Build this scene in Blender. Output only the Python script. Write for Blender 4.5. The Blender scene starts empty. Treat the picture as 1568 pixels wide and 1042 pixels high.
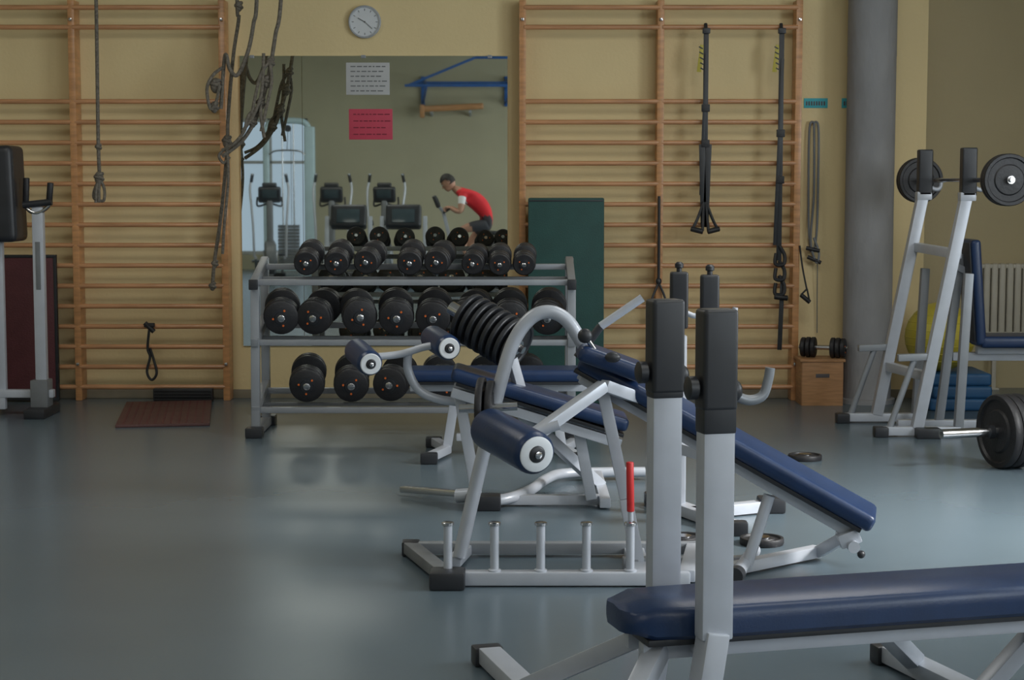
import bpy, bmesh, math, random
from mathutils import Vector, Matrix, Euler
random.seed(4)
scene = bpy.context.scene
scene.view_settings.view_transform = 'Standard'

# ------------------------------------------------------------------ materials
def mat(name, col, rough=0.5, metal=0.0, var=0.12, nscale=8.0, bump=0.0, bscale=60.0, spec=0.5, coat=0.0, stretch=None, col2=None):
    m = bpy.data.materials.new(name); m.use_nodes = True
    nt = m.node_tree; b = nt.nodes['Principled BSDF']
    b.inputs['Roughness'].default_value = rough
    b.inputs['Metallic'].default_value = metal
    b.inputs['Specular IOR Level'].default_value = spec
    b.inputs['Coat Weight'].default_value = coat
    tc = nt.nodes.new('ShaderNodeTexCoord'); mp = nt.nodes.new('ShaderNodeMapping')
    nt.links.new(tc.outputs['Object'], mp.inputs['Vector'])
    if stretch: mp.inputs['Scale'].default_value = stretch
    n = nt.nodes.new('ShaderNodeTexNoise'); n.inputs['Scale'].default_value = nscale; n.inputs['Detail'].default_value = 5
    nt.links.new(mp.outputs['Vector'], n.inputs['Vector'])
    r = nt.nodes.new('ShaderNodeValToRGB')
    c2 = col2 if col2 else tuple(min(1, c*(1+var)) for c in col)
    c1 = tuple(c*(1-var) for c in col)
    r.color_ramp.elements[0].position = 0.3; r.color_ramp.elements[1].position = 0.7
    r.color_ramp.elements[0].color = (*c1, 1); r.color_ramp.elements[1].color = (*c2, 1)
    nt.links.new(n.outputs['Fac'], r.inputs['Fac']); nt.links.new(r.outputs['Color'], b.inputs['Base Color'])
    if bump > 0:
        n2 = nt.nodes.new('ShaderNodeTexNoise'); n2.inputs['Scale'].default_value = bscale; n2.inputs['Detail'].default_value = 3
        nt.links.new(mp.outputs['Vector'], n2.inputs['Vector'])
        bp = nt.nodes.new('ShaderNodeBump'); bp.inputs['Strength'].default_value = bump; bp.inputs['Distance'].default_value = 0.02
        nt.links.new(n2.outputs['Fac'], bp.inputs['Height']); nt.links.new(bp.outputs['Normal'], b.inputs['Normal'])
    return m

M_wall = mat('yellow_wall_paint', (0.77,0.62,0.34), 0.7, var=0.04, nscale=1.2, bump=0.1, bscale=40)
M_alc = mat('olive_wall_paint', (0.50,0.43,0.27), 0.7, var=0.05, nscale=1.2, bump=0.1, bscale=40)  # same wall paint darkened, recess shade put into the colour
M_rear = mat('rear_wall_paint', (0.50,0.46,0.32), 0.7, var=0.06, nscale=1.0, bump=0.1, bscale=40)
M_ceil = mat('ceiling_paint', (0.58,0.57,0.52), 0.8, var=0.05)
M_floor = mat('blue_grey_linoleum', (0.105,0.142,0.170), 0.27, var=0.04, nscale=1.5, spec=0.5)
M_wood = mat('varnished_beech', (0.56,0.28,0.12), 0.3, var=0.2, nscale=6, stretch=(1,1,6), spec=0.5)
M_woodr = mat('beech_rung', (0.57,0.29,0.14), 0.25, var=0.2, nscale=6, stretch=(0.6,6,6), spec=0.7)
M_steel = mat('silver_painted_steel', (0.48,0.51,0.57), 0.35, metal=0.15, var=0.05, nscale=10)
M_rack = mat('grey_painted_steel', (0.28,0.30,0.33), 0.4, metal=0.2, var=0.06, nscale=10)
M_chrome = mat('chrome', (0.6,0.6,0.62), 0.18, metal=1.0, var=0.04)
M_black = mat('black_plastic', (0.022,0.024,0.029), 0.42, var=0.2)
M_rubber = mat('black_rubber', (0.017,0.017,0.02), 0.5, var=0.25, bump=0.1)
M_navy = mat('navy_vinyl', (0.012,0.032,0.092), 0.34, var=0.12, nscale=12, bump=0.04, bscale=120)
M_white = mat('white_plastic', (0.66,0.69,0.72), 0.4, var=0.04)
M_clockb = mat('clock_rim', (0.40,0.42,0.45), 0.4)
M_conc = mat('concrete_pillar', (0.29,0.29,0.30), 0.75, var=0.16, nscale=3, bump=0.35, bscale=18, stretch=(1,1,0.5))
M_green = mat('green_foam_mat', (0.018,0.075,0.068), 0.65, var=0.1, bump=0.15, bscale=120)
M_burg = mat('burgundy_mat', (0.11,0.03,0.036), 0.6, var=0.12, bump=0.15, bscale=90)
M_brown = mat('brown_mat', (0.11,0.05,0.048), 0.6, var=0.15, bump=0.2, bscale=80)
M_rope = mat('hemp_rope', (0.19,0.17,0.14), 0.85, var=0.35, nscale=60, bump=0.6, bscale=140)
M_red = mat('red_plastic', (0.55,0.03,0.03), 0.4)
M_orange = mat('orange_label', (0.75,0.16,0.03), 0.5)
M_paper = mat('white_paper', (0.50,0.51,0.52), 0.7, var=0.03)
M_pink = mat('red_paper', (0.58,0.06,0.11), 0.6, var=0.05)
M_ink = mat('printed_ink', (0.10,0.09,0.10), 0.7)
M_inkr = mat('printed_ink_dark_red', (0.22,0.02,0.04), 0.7)
M_cyan = mat('cyan_label', (0.05,0.42,0.50), 0.6)
M_yel = mat('yellow_vinyl', (0.50,0.42,0.05), 0.4)
M_blue = mat('blue_mat_vinyl', (0.02,0.10,0.24), 0.5)
M_bluep = mat('blue_painted_steel', (0.02,0.12,0.40), 0.4)
M_box = mat('light_wood_box', (0.42,0.22,0.10), 0.5, var=0.2, stretch=(1,1,8))
M_skin = mat('skin', (0.50,0.27,0.18), 0.5, var=0.05)
M_hair = mat('dark_hair', (0.015,0.012,0.010), 0.6, bump=0.4, bscale=90)
M_shirt = mat('red_shirt', (0.70,0.02,0.03), 0.75, var=0.08)
M_wsl = mat('white_sleeve', (0.8,0.8,0.8), 0.75, var=0.04)
M_short = mat('dark_shorts', (0.05,0.05,0.06), 0.8)
M_scr = mat('console_screen', (0.05,0.07,0.08), 0.15)
M_grey = mat('grey_plastic', (0.16,0.17,0.18), 0.45)
M_rad = mat('radiator_enamel', (0.52,0.50,0.44), 0.4, var=0.04)
M_frame = mat('window_frame_paint', (0.5,0.5,0.48), 0.5)
M_lblue = mat('pale_blue_enamel', (0.55,0.72,0.78), 0.35, var=0.04)
M_mir = bpy.data.materials.new('mirror_glass'); M_mir.use_nodes = True
b = M_mir.node_tree.nodes['Principled BSDF']; b.inputs['Metallic'].default_value = 1; b.inputs['Roughness'].default_value = 0.015
b.inputs['Base Color'].default_value = (0.80,0.85,0.82,1)
nz = M_mir.node_tree.nodes.new('ShaderNodeTexNoise'); nz.inputs['Scale'].default_value = 3
mr = M_mir.node_tree.nodes.new('ShaderNodeMapRange'); mr.inputs['To Min'].default_value = 0.01; mr.inputs['To Max'].default_value = 0.022
M_mir.node_tree.links.new(nz.outputs['Fac'], mr.inputs['Value']); M_mir.node_tree.links.new(mr.outputs['Result'], b.inputs['Roughness'])

# ------------------------------------------------------------------ mesh builder
def V(*a): return Vector(a)
def frame_from(d, up=None):
    x = Vector(d).normalized(); up = Vector(up) if up else Vector((0,0,1))
    if abs(x.dot(up)) > 0.98: up = Vector((0,1,0))
    y = up.cross(x).normalized(); z = x.cross(y)
    return Matrix((x, y, z)).transposed()
def catmull(pts, n=6):
    P = [Vector(p) for p in pts]
    if len(P) < 3: return P
    out = []
    for i in range(len(P)-1):
        p0 = P[max(i-1,0)]; p1 = P[i]; p2 = P[i+1]; p3 = P[min(i+2,len(P)-1)]
        for k in range(n):
            t = k/n
            out.append(0.5*((2*p1)+(-p0+p2)*t+(2*p0-5*p1+4*p2-p3)*t*t+(-p0+3*p1-3*p2+p3)*t**3))
    out.append(P[-1]); return out

class B:
    def __init__(s): s.bm = bmesh.new(); s.mats = []
    def mi(s, m):
        if m not in s.mats: s.mats.append(m)
        return s.mats.index(m)
    def add(s, t, m, smooth=True):
        i = s.mi(m)
        for f in t.faces: f.material_index = i; f.smooth = smooth
        me = bpy.data.meshes.new('tmp'); t.to_mesh(me); t.free()
        s.bm.from_mesh(me); bpy.data.meshes.remove(me); return s
    def box(s, c, size, m, bev=0.004, rot=None, seg=2):
        t = bmesh.new(); bmesh.ops.create_cube(t, size=1)
        bmesh.ops.scale(t, vec=size, verts=t.verts)
        bev = min(bev, min(size)*0.45)
        if bev > 0: bmesh.ops.bevel(t, geom=t.edges[:], offset=bev, segments=seg, affect='EDGES', profile=0.6)
        if rot is not None:
            R = rot if isinstance(rot, Matrix) else Euler(rot).to_matrix()
            bmesh.ops.rotate(t, matrix=R, verts=t.verts)
        bmesh.ops.translate(t, vec=c, verts=t.verts); return s.add(t, m, bev > 0.01)
    def beam(s, p1, p2, w, h, m, bev=0.006, up=None, seg=2):
        p1 = Vector(p1); p2 = Vector(p2)
        return s.box((p1+p2)/2, ((p2-p1).length, w, h), m, bev, frame_from(p2-p1, up), seg)
    def lathe(s, p, axis, prof, m, seg=28):
        R = frame_from(axis); t = bmesh.new(); rings = []
        for r, d in prof:
            ring = []
            for k in range(seg):
                a = 2*math.pi*k/seg
                ring.append(t.verts.new(R @ Vector((d, max(r,1e-4)*math.cos(a), max(r,1e-4)*math.sin(a))) + Vector(p)))
            rings.append(ring)
        for a, b_ in zip(rings[:-1], rings[1:]):
            for k in range(seg): t.faces.new((a[k], a[(k+1)%seg], b_[(k+1)%seg], b_[k]))
        t.faces.new(rings[0][::-1]); t.faces.new(rings[-1])
        bmesh.ops.recalc_face_normals(t, faces=t.faces)
        return s.add(t, m)
    def cyl(s, p1, p2, r, m, r2=None, seg=24, bev=0.0):
        p1 = Vector(p1); p2 = Vector(p2); L = (p2-p1).length; r2 = r if r2 is None else r2
        if bev > 0: pr = [(r-bev,0),(r-0.3*bev,bev*0.3),(r,bev),(r2,L-bev),(r2-0.3*bev,L-bev*0.3),(r2-bev,L)]
        else: pr = [(r,0),(r2,L)]
        return s.lathe(p1, p2-p1, pr, m, seg)
    def tube(s, pts, r, m, seg=12, n=6, radii=None, smooth=True):
        P = catmull(pts, n) if smooth else [Vector(p) for p in pts]
        t = bmesh.new(); rings = []
        T = (P[1]-P[0]).normalized(); N = T.orthogonal().normalized()
        for i, p in enumerate(P):
            T2 = (P[min(i+1,len(P)-1)]-P[max(i-1,0)]).normalized()
            q = T.rotation_difference(T2); N = (q @ N).normalized(); T = T2; Bn = T.cross(N)
            rr = r
            if radii:
                f = i/(len(P)-1)*(len(radii)-1); k = min(int(f), len(radii)-2); rr = radii[k]*(1-(f-k))+radii[k+1]*(f-k)
            rings.append([t.verts.new(p+rr*(math.cos(2*math.pi*k/seg)*N+math.sin(2*math.pi*k/seg)*Bn)) for k in range(seg)])
        for a, b_ in zip(rings[:-1], rings[1:]):
            for k in range(seg): t.faces.new((a[k], a[(k+1)%seg], b_[(k+1)%seg], b_[k]))
        t.faces.new(rings[0][::-1]); t.faces.new(rings[-1])
        bmesh.ops.recalc_face_normals(t, faces=t.faces)
        return s.add(t, m)
    def ball(s, c, size, m, rot=None, seg=20):
        t = bmesh.new(); bmesh.ops.create_uvsphere(t, u_segments=seg, v_segments=max(8,seg*2//3), radius=1)
        bmesh.ops.scale(t, vec=size if hasattr(size,'__len__') else (size,)*3, verts=t.verts)
        if rot is not None: bmesh.ops.rotate(t, matrix=Euler(rot).to_matrix(), verts=t.verts)
        bmesh.ops.translate(t, vec=c, verts=t.verts); return s.add(t, m)
    def torus(s, c, axis, R, r, m, seg=28):
        F = frame_from(axis); pts = [F @ Vector((0,R*math.cos(2*math.pi*k/seg),R*math.sin(2*math.pi*k/seg)))+Vector(c) for k in range(seg+1)]
        return s.tube(pts, r, m, 8, smooth=False)
    def mesh(s, name, ang=38):
        me = bpy.data.meshes.new(name); s.bm.to_mesh(me); s.bm.free()
        for m in s.mats: me.materials.append(m)
        try: me.set_sharp_from_angle(angle=math.radians(ang))
        except Exception: pass
        return me
    def obj(s, name, loc=(0,0,0), rz=0, parent=None):
        o = bpy.data.objects.new(name, s.mesh(name)); scene.collection.objects.link(o)
        o.location = loc; o.rotation_euler = (0,0,rz)
        if parent: o.parent = parent
        return o

# ------------------------------------------------------------------ room shell
XW, XE, YS, YN, YA, H = -5.6, 5.0, -6.0, 12.0, 12.6, 3.8
T = 0.2
B().box(((XW+XE)/2, (YS+YA)/2, -0.05), (XE-XW+2*T, YA-YS+2*T, 0.1), M_floor, 0).obj('floor')
B().box(((XW+XE)/2, (YS+YA)/2, H+0.05), (XE-XW+2*T, YA-YS+2*T, 0.1), M_ceil, 0).obj('ceiling')
XC = 2.80
B().box(((XW+XC)/2, YN+0.5, H/2), (XC-XW, 1.0, H), M_wall, 0).obj('wall_north')
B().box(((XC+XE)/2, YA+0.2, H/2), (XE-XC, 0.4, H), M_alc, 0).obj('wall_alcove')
B().box((XW-T/2, (YS+YA)/2, H/2), (T, YA-YS+2*T, H), M_rear, 0).obj('wall_west')
def wall_open(name, axis, fixed, a0, a1, ops, m, sgn):
    w = B(); c = fixed+sgn*T/2
    def seg(lo, hi, z0, z1):
        if hi-lo < 1e-4 or z1-z0 < 1e-4: return
        if axis == 'y': w.box((c,(lo+hi)/2,(z0+z1)/2),(T,hi-lo,z1-z0),m,0)
        else: w.box(((lo+hi)/2,c,(z0+z1)/2),(hi-lo,T,z1-z0),m,0)
    cur = a0
    for lo, hi, z0, z1 in ops:
        seg(cur, lo, 0, H); seg(lo, hi, 0, z0); seg(lo, hi, z1, H); cur = hi
    seg(cur, a1, 0, H); w.obj(name)
EW = [(-3.5,-0.7,1.1,3.3),(0.0,2.8,1.1,3.3),(4.7,7.3,1.1,3.3)]
SW = [(-4.75,-3.45,0.25,2.55),(1.2,4.0,1.1,3.3)]
wall_open('wall_east','y',XE,YS-T,YA+T,EW,M_wall,1)
wall_open('wall_south','x',YS,XW,XE,SW,M_rear,-1)
wn = 0
def window(axis, fixed, lo, hi, z0, z1, sgn, power, col=(0.86,0.94,1.0)):
    global wn; wn += 1
    w = B(); c = fixed+sgn*0.08
    def bx(p, q, z, s, h):
        if axis == 'y': w.box((c,p,z),(0.06,s,h),M_frame,0.004)
        else: w.box((p,c,z),(s,0.06,h),M_frame,0.004)
    mid = (lo+hi)/2; W = hi-lo; zc = (z0+z1)/2; h = z1-z0
    bx(lo+0.03,0,zc,0.06,h); bx(hi-0.03,0,zc,0.06,h); bx(mid,0,zc,0.06,h)
    bx(mid,0,z0+0.03,W,0.06); bx(mid,0,z1-0.03,W,0.06); bx(mid,0,z0+h*0.68,W,0.05)
    w.obj('window_%d'%wn)
    L = bpy.data.lights.new('daylight_%d'%wn,'AREA'); L.shape='RECTANGLE'; L.size=W; L.size_y=h; L.energy=power; L.color=col
    o = bpy.data.objects.new('daylight_%d'%wn,L); scene.collection.objects.link(o)
    if axis == 'y': o.location=(fixed+sgn*0.17,mid,zc); o.rotation_euler=(math.radians(90),0,math.radians(90 if sgn>0 else -90))
    else: o.location=(mid,fixed+sgn*0.17,zc); o.rotation_euler=(math.radians(90),0,math.radians(0 if sgn>0 else 180))
for i,(lo,hi,z0,z1) in enumerate(EW): window('y',XE,lo,hi,z0,z1,1,(100,100,170)[i])
for i,(lo,hi,z0,z1) in enumerate(SW): window('x',YS,lo,hi,z0,z1,-1,(11,140)[i])
B().box(((XW+XC)/2,YN-0.006,0.03),(XC-XW,0.012,0.06),mat('grey_skirting',(0.25,0.22,0.16),0.6),0.002).obj('baseboard_north')
# added narrow-spread lamp inside the third east window, brightens the right-hand floor
L=bpy.data.lights.new('window_light_beam','AREA'); L.shape='RECTANGLE'; L.size=0.9; L.size_y=0.6; L.energy=46; L.spread=math.radians(52); L.color=(1.0,0.98,0.94)
o=bpy.data.objects.new('window_light_beam',L); scene.collection.objects.link(o); o.location=(4.93,6.2,2.9)
o.rotation_euler=(Vector((2.15,7.35,0))-Vector(o.location)).to_track_quat('-Z','Y').to_euler()

for (x,y,p) in [(-2.5,8.0,36),(1.8,8.0,36),(-2.5,4.0,16),(1.8,4.0,26),(-2.5,-1.0,44),(1.8,-1.0,40)]:  # unseen ceiling panels, added for soft overall fill light
    b_ = B(); b_.box((0,0,0.03),(1.6,1.6,0.06),M_frame,0.008); b_.box((0,0,-0.004),(1.5,1.5,0.02),M_white,0.006)
    b_.obj('ceiling_light', (x,y,H-0.06))
    L = bpy.data.lights.new('ceiling_glow','AREA'); L.shape='RECTANGLE'; L.size=1.5; L.size_y=1.5; L.energy=p; L.color=(1.0,0.97,0.90)
    o = bpy.data.objects.new('ceiling_glow',L); scene.collection.objects.link(o); o.location=(x,y,H-0.10)

w = bpy.data.worlds.new('world'); scene.world = w; w.use_nodes = True
w.node_tree.nodes['Background'].inputs['Color'].default_value=(0.6,0.75,0.9,1); w.node_tree.nodes['Background'].inputs['Strength'].default_value=0.6

# ------------------------------------------------------------------ wall bars
def wall_bars(posts, name):
    b_ = B()
    for x in posts:
        b_.box((x,11.925,1.34),(0.045,0.15,2.68),M_wood,0.006)
        for z in (0.25,2.55): b_.box((x,11.84,z),(0.02,0.02,0.02),M_chrome,0.004)
    zs = [2.63,2.50]+[2.01-0.137*i for i in range(15)]
    for x0,x1 in zip(posts[:-1],posts[1:]):
        for z in zs:
            y = 11.865 if z < 2.45 else 11.86
            b_.cyl((x0+0.01,y,z),(x1-0.01,y,z),0.0165,M_woodr,seg=14)
    return b_.obj(name)
wall_bars([-3.93,-2.93,-1.93],'wall_bars')
wall_bars([0.07,0.99,1.91],'wall_bars')

# ------------------------------------------------------------------ mirror, clock, signs
b_ = B(); b_.box((-1.625,11.992,1.34),(0.416,0.012,1.96),M_mir,0); b_.box((-0.722,11.992,1.34),(1.384,0.012,1.96),M_mir,0)
for x in (-1.75,-1.0,-0.15):
    for z in (0.365,2.315): b_.box((x,11.983,z),(0.03,0.01,0.02),M_rack,0.002)
b_.obj('wall_mirror')
b_ = B(); b_.lathe((0,0,0),(0,-1,0),[(0.108,0),(0.110,0.02),(0.106,0.034),(0.096,0.036),(0.094,0.026),(0.0,0.026)],M_white,40)
b_.torus((0,-0.032,0),(0,-1,0),0.103,0.007,M_clockb)
for k in range(12):
    a=k*math.pi/6; b_.box((0.08*math.sin(a),-0.0275,0.08*math.cos(a)),(0.004,0.002,0.014),M_grey,0,(0,a,0))
b_.beam((0,-0.029,0),(-0.045,-0.029,0.025),0.003,0.006,M_grey,0); b_.beam((0,-0.031,0),(0.05,-0.031,-0.045),0.003,0.004,M_grey,0)
b_.ball((0,-0.03,0),(0.006,0.004,0.006),M_grey,seg=10)
b_.obj('wall_clock',(-0.988,12.0,2.545))
def sign(name,x0,x1,z0,z1,m,mi,rows):
    s=B(); s.box(((x0+x1)/2,11.983,(z0+z1)/2),(x1-x0,0.004,z1-z0),m,0.0005)
    random.seed(rows)
    for r in range(rows):
        z = z1-(r+0.8)*(z1-z0)/(rows+0.6); x=x0+0.03
        while x < x1-0.05:
            w_=random.uniform(0.012,0.04); s.box((x+w_/2,11.9805,z),(w_,0.0015,(z1-z0)*0.035),mi,0); x+=w_+0.009
    s.obj(name)
sign('paper_notice',-1.117,-0.824,2.06,2.275,M_paper,M_grey,6)
sign('red_notice',-1.10,-0.806,1.76,1.965,M_pink,M_inkr,4)
for x0,x1 in ((1.97,2.13),(2.225,2.36)):
    s=B(); s.box(((x0+x1)/2,11.997,2.005),(x1-x0,0.006,0.065),M_cyan,0.001)
    x=x0+0.012
    while x<x1-0.02: s.box((x+0.006,11.9935,2.003),(0.010,0.002,0.028),M_ink,0); x+=0.017
    s.obj('cyan_label')

b_=B(); b_.box((0,0,0.685),(0.505,0.05,1.37),M_green,0.012)
for z in (0.02,1.35): b_.box((0,-0.001,z),(0.49,0.054,0.01),M_black,0.002)
o=b_.obj('green_exercise_mat',(0.36,11.73,0)); o.rotation_euler=(math.radians(-1.5),0,0)

# ------------------------------------------------------------------ pillar
b_=B(); b_.lathe((0,0,0),(0,0,1),[(0.19,0),(0.19,0.03),(0.163,0.035),(0.160,1.2),(0.1595,1.205),(0.1595,2.3),(0.161,2.302),(0.160,3.8)],M_conc,56); b_.obj('concrete_pillar',(2.38,11.78,0))

# ------------------------------------------------------------------ suspension straps
def strap(x,z0,z1,name,long=False):
    s=B(); y=11.80
    s.tube([(x,11.842,z0+0.03),(x,11.832,z0+0.012),(x,y,z0-0.03)],0.012,M_black,8)
    s.box((x,y,(z0+z1)/2),(0.034,0.006,z0-z1),M_black,0.001)
    s.box((x-0.012,y-0.01,(z0+z1)/2-0.05),(0.022,0.006,(z0-z1)*0.8),M_black,0.001,(0,0.03,0))
    s.box((x,y-0.006,z0-0.02),(0.05,0.03,0.035),M_black,0.004)
    s.box((x-0.035,y,z0-0.2),(0.03,0.004,0.18),M_yel,0.001,(0,0.12,0))
    for k in range(5): s.box((x-0.035+0.003*k,y-0.003,z0-0.13-0.035*k),(0.03,0.003,0.008),M_black,0,(0,0.5,0))
    for zz in (0.35,0.55): s.box((x,y-0.008,z1+(z0-z1)*zz),(0.055,0.02,0.05),M_rubber,0.004)
    if not long:
        for sg in (-1,1):
            s.box((x+sg*0.014,y-0.01,z1+0.13),(0.04,0.008,0.55),M_black,0.001,(0,sg*0.03,0))
            s.tube([(x+sg*0.008,y-0.02,z1+0.02),(x+sg*0.05,y-0.03,z1-0.09),(x+sg*0.085,y-0.04,z1-0.16)],0.01,M_black,8)
            s.tube([(x+sg*0.008,y-0.02,z1+0.02),(x+sg*0.015,y-0.05,z1-0.1),(x+sg*0.02,y-0.06,z1-0.17)],0.01,M_black,8)
            s.cyl((x+sg*0.015,y-0.06,z1-0.175),(x+sg*0.095,y-0.045,z1-0.155),0.018,M_rubber,seg=14,bev=0.004)
    else:
        for zz in (0.0,-0.1,-0.2):
            s.tube([(x,y,z1+zz+0.1),(x+0.035,y-0.01,z1+zz+0.04),(x+0.03,y-0.02,z1+zz-0.02),(x-0.025,y-0.02,z1+zz-0.02),(x-0.02,y-0.01,z1+zz+0.05)],0.013,M_black,8)
        s.box((x+0.02,y,z1-0.35),(0.03,0.006,0.5),M_black,0.001,(0,0.03,0))
        s.cyl((x-0.03,y-0.02,z1-0.24),(x+0.06,y-0.02,z1-0.25),0.018,M_rubber,seg=14,bev=0.004)
    s.obj(name)
strap(1.285,2.49,1.32,'suspension_trainer_straps')
strap(1.785,2.49,0.95,'suspension_trainer_straps',True)

s=B()
s.ball((2.035,11.985,1.87),(0.015,0.015,0.015),M_chrome,seg=10)
for dx in (-0.03,0.03):
    s.tube([(2.035,11.97,1.875),(2.035+dx,11.965,1.84),(2.035+dx*1.1,11.96,1.5),(2.035+dx*0.9,11.95,1.15),(2.035+dx*0.3,11.95,1.0)],0.008,M_grey,8)
s.tube([(2.035,11.965,1.87),(2.04,11.955,1.4),(2.02,11.94,1.08),(2.06,11.93,0.93),(2.075,11.93,1.0),(2.04,11.94,1.1)],0.008,M_grey,8)
s.cyl((1.99,11.94,1.03),(2.08,11.93,1.01),0.014,M_rubber,seg=12); s.cyl((2.0,11.94,0.97),(2.09,11.93,0.93),0.013,M_rubber,seg=12)
s.tube([(2.07,11.95,0.95),(2.075,11.97,0.7),(2.08,11.98,0.45)],0.003,M_grey,6)
s.obj('resistance_tube')
s=B(); s.tube([(1.93,11.84,1.05),(1.95,11.83,0.9),(1.98,11.82,0.75)],0.006,M_black,8); s.cyl((1.94,11.82,0.72),(2.0,11.82,0.67),0.015,M_rubber,seg=12); s.tube([(1.98,11.82,0.76),(1.94,11.82,0.72)],0.006,M_black,8); s.tube([(1.98,11.82,0.76),(2.0,11.82,0.67)],0.006,M_black,8); s.obj('resistance_tube')
s=B(); s.tube([(0.985,11.84,1.38),(0.985,11.83,1.1),(0.985,11.83,0.82)],0.009,M_black,8); s.ball((0.985,11.83,0.81),(0.02,0.015,0.025),M_black,seg=12)
for sg in (-1,1): s.tube([(0.985,11.83,0.80),(0.985+sg*0.035,11.82,0.72),(0.985+sg*0.055,11.81,0.66)],0.008,M_black,8)
s.cyl((0.925,11.81,0.655),(1.045,11.81,0.655),0.015,M_rubber,seg=12); s.obj('cable_pull_handle')

# ------------------------------------------------------------------ ropes
def rope(name,pts,r=0.014,knots=(),loops=()):
    s=B(); s.tube(pts,r,M_rope,10,8)
    for k in knots:
        s.ball(k[0],(k[1],k[1]*0.9,k[1]*1.5),M_rope,seg=14); s.torus(k[0],(0.3,0.2,1),k[1]*0.9,r*0.9,M_rope,18); s.torus(k[0]+Vector((0,0,k[1]*0.7)),(-0.4,0.1,1),k[1]*0.8,r*0.9,M_rope,18)
    for L in loops: s.tube(L,r*0.85,M_rope,8,8)
    return s.obj(name)
rope('climbing_rope',[(-2.70,11.6,3.8),(-2.70,11.6,2.6),(-2.705,11.6,1.75),(-2.70,11.6,1.5)],0.012,[(V(-2.705,11.6,1.70),0.016),(V(-2.705,11.6,1.50),0.03)],
     [[(-2.70,11.6,1.5),(-2.735,11.59,1.42),(-2.735,11.58,1.37),(-2.70,11.58,1.35)],[(-2.70,11.6,1.5),(-2.67,11.59,1.43),(-2.67,11.58,1.36),(-2.69,11.58,1.35)],[(-2.70,11.6,1.5),(-2.70,11.57,1.43),(-2.70,11.57,1.34)],[(-2.70,11.6,1.5),(-2.715,11.56,1.43),(-2.72,11.56,1.34)]])
rope('climbing_rope',[(-1.62,11.6,3.8),(-1.655,11.6,2.7),(-1.68,11.6,2.50),(-1.715,11.58,2.32),(-1.78,11.56,2.17),(-1.83,11.56,2.20),(-1.86,11.58,2.30),(-1.88,11.6,2.2),(-1.90,11.6,1.95)],0.013,[(V(-1.93,11.58,2.10),0.034),(V(-1.94,11.58,1.96),0.026)],
     [[(-1.88,11.6,2.22),(-1.94,11.57,2.17),(-1.98,11.55,2.08),(-1.96,11.55,1.95),(-1.92,11.55,2.0),(-1.90,11.55,2.1)]])
rope('climbing_rope',[(-1.42,11.5,3.8),(-1.485,11.5,2.67),(-1.525,11.5,2.42),(-1.56,11.5,2.22),(-1.60,11.5,2.05),(-1.66,11.5,1.88),(-1.75,11.5,1.74),(-1.88,11.5,1.64)],0.013,
     [(V(-1.56,11.5,2.24),0.024),(V(-1.585,11.5,2.12),0.03),(V(-1.625,11.5,1.98),0.028),(V(-1.68,11.5,1.86),0.025)],
     [[(-1.57,11.48,2.24),(-1.62,11.47,2.16),(-1.66,11.46,2.0),(-1.69,11.47,1.85)],[(-1.56,11.48,2.24),(-1.55,11.47,2.12),(-1.58,11.46,1.97),(-1.62,11.46,1.80)],
      [(-1.60,11.48,2.30),(-1.605,11.47,2.16),(-1.62,11.46,2.02),(-1.67,11.46,1.9),(-1.74,11.46,1.8)],[(-1.62,11.5,2.02),(-1.62,11.46,1.9),(-1.60,11.46,1.76)],
      [(-1.64,11.5,1.96),(-1.70,11.46,1.9),(-1.73,11.46,1.8),(-1.80,11.47,1.72),(-1.88,11.5,1.68)]])
rope('climbing_rope',[(-1.78,11.7,3.8),(-1.80,11.7,2.67),(-1.79,11.7,2.55),(-1.83,11.7,2.3),(-1.87,11.7,1.9),(-1.88,11.7,1.68),(-1.93,11.72,1.25),(-1.98,11.74,0.95),(-2.0,11.76,0.78)],0.012,
     [(V(-1.79,11.7,2.62),0.024),(V(-1.88,11.7,1.74),0.030),(V(-1.98,11.75,0.93),0.018),(V(-2.0,11.76,0.78),0.02)],
     [[(-1.88,11.68,1.74),(-1.87,11.67,1.5),(-1.90,11.67,1.2),(-1.92,11.7,1.0)],[(-1.88,11.7,1.7),(-1.93,11.68,1.65),(-1.90,11.68,1.60),(-1.86,11.68,1.64)]])
s=B(); s.box((-2.44,11.83,0.515),(0.07,0.03,0.03),M_rubber,0.006); s.cyl((-2.47,11.83,0.53),(-2.41,11.83,0.47),0.017,M_rubber,seg=12)
s.tube([(-2.44,11.83,0.50),(-2.455,11.83,0.36),(-2.44,11.83,0.30),(-2.46,11.82,0.2),(-2.43,11.82,0.145),(-2.395,11.82,0.19),(-2.415,11.83,0.28),(-2.44,11.83,0.36)],0.009,M_rubber,8); s.obj('hanging_strap')
s=B(); s.box((-2.215,11.81,0.045),(0.40,0.06,0.09),M_black,0.006)
for k in range(4): s.box((-2.215,11.775,0.015+0.02*k),(0.38,0.012,0.006),M_rubber,0.001)
s.obj('black_step_block')
s=B(); s.box((0,0,0.009),(0.56,1.15,0.018),M_brown,0.006)
for k in range(-5,6): s.box((k*0.047,0,0.0185),(0.012,1.1,0.002),M_burg,0)
o=s.obj('brown_floor_mat',(-2.20,11.13,0)); o.rotation_euler=(0,0,math.radians(9))
s=B(); s.box((0,0,0.5),(0.36,0.03,0.94),M_burg,0.006)
for x in (-0.185,0.185): s.box((x,0,0.5),(0.02,0.036,0.96),M_black,0.004)
for z in (0.02,0.98): s.box((0,0,z),(0.39,0.036,0.02),M_black,0.004)
s.obj('burgundy_folding_mat',(-3.24,11.79,0.0))

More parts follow.
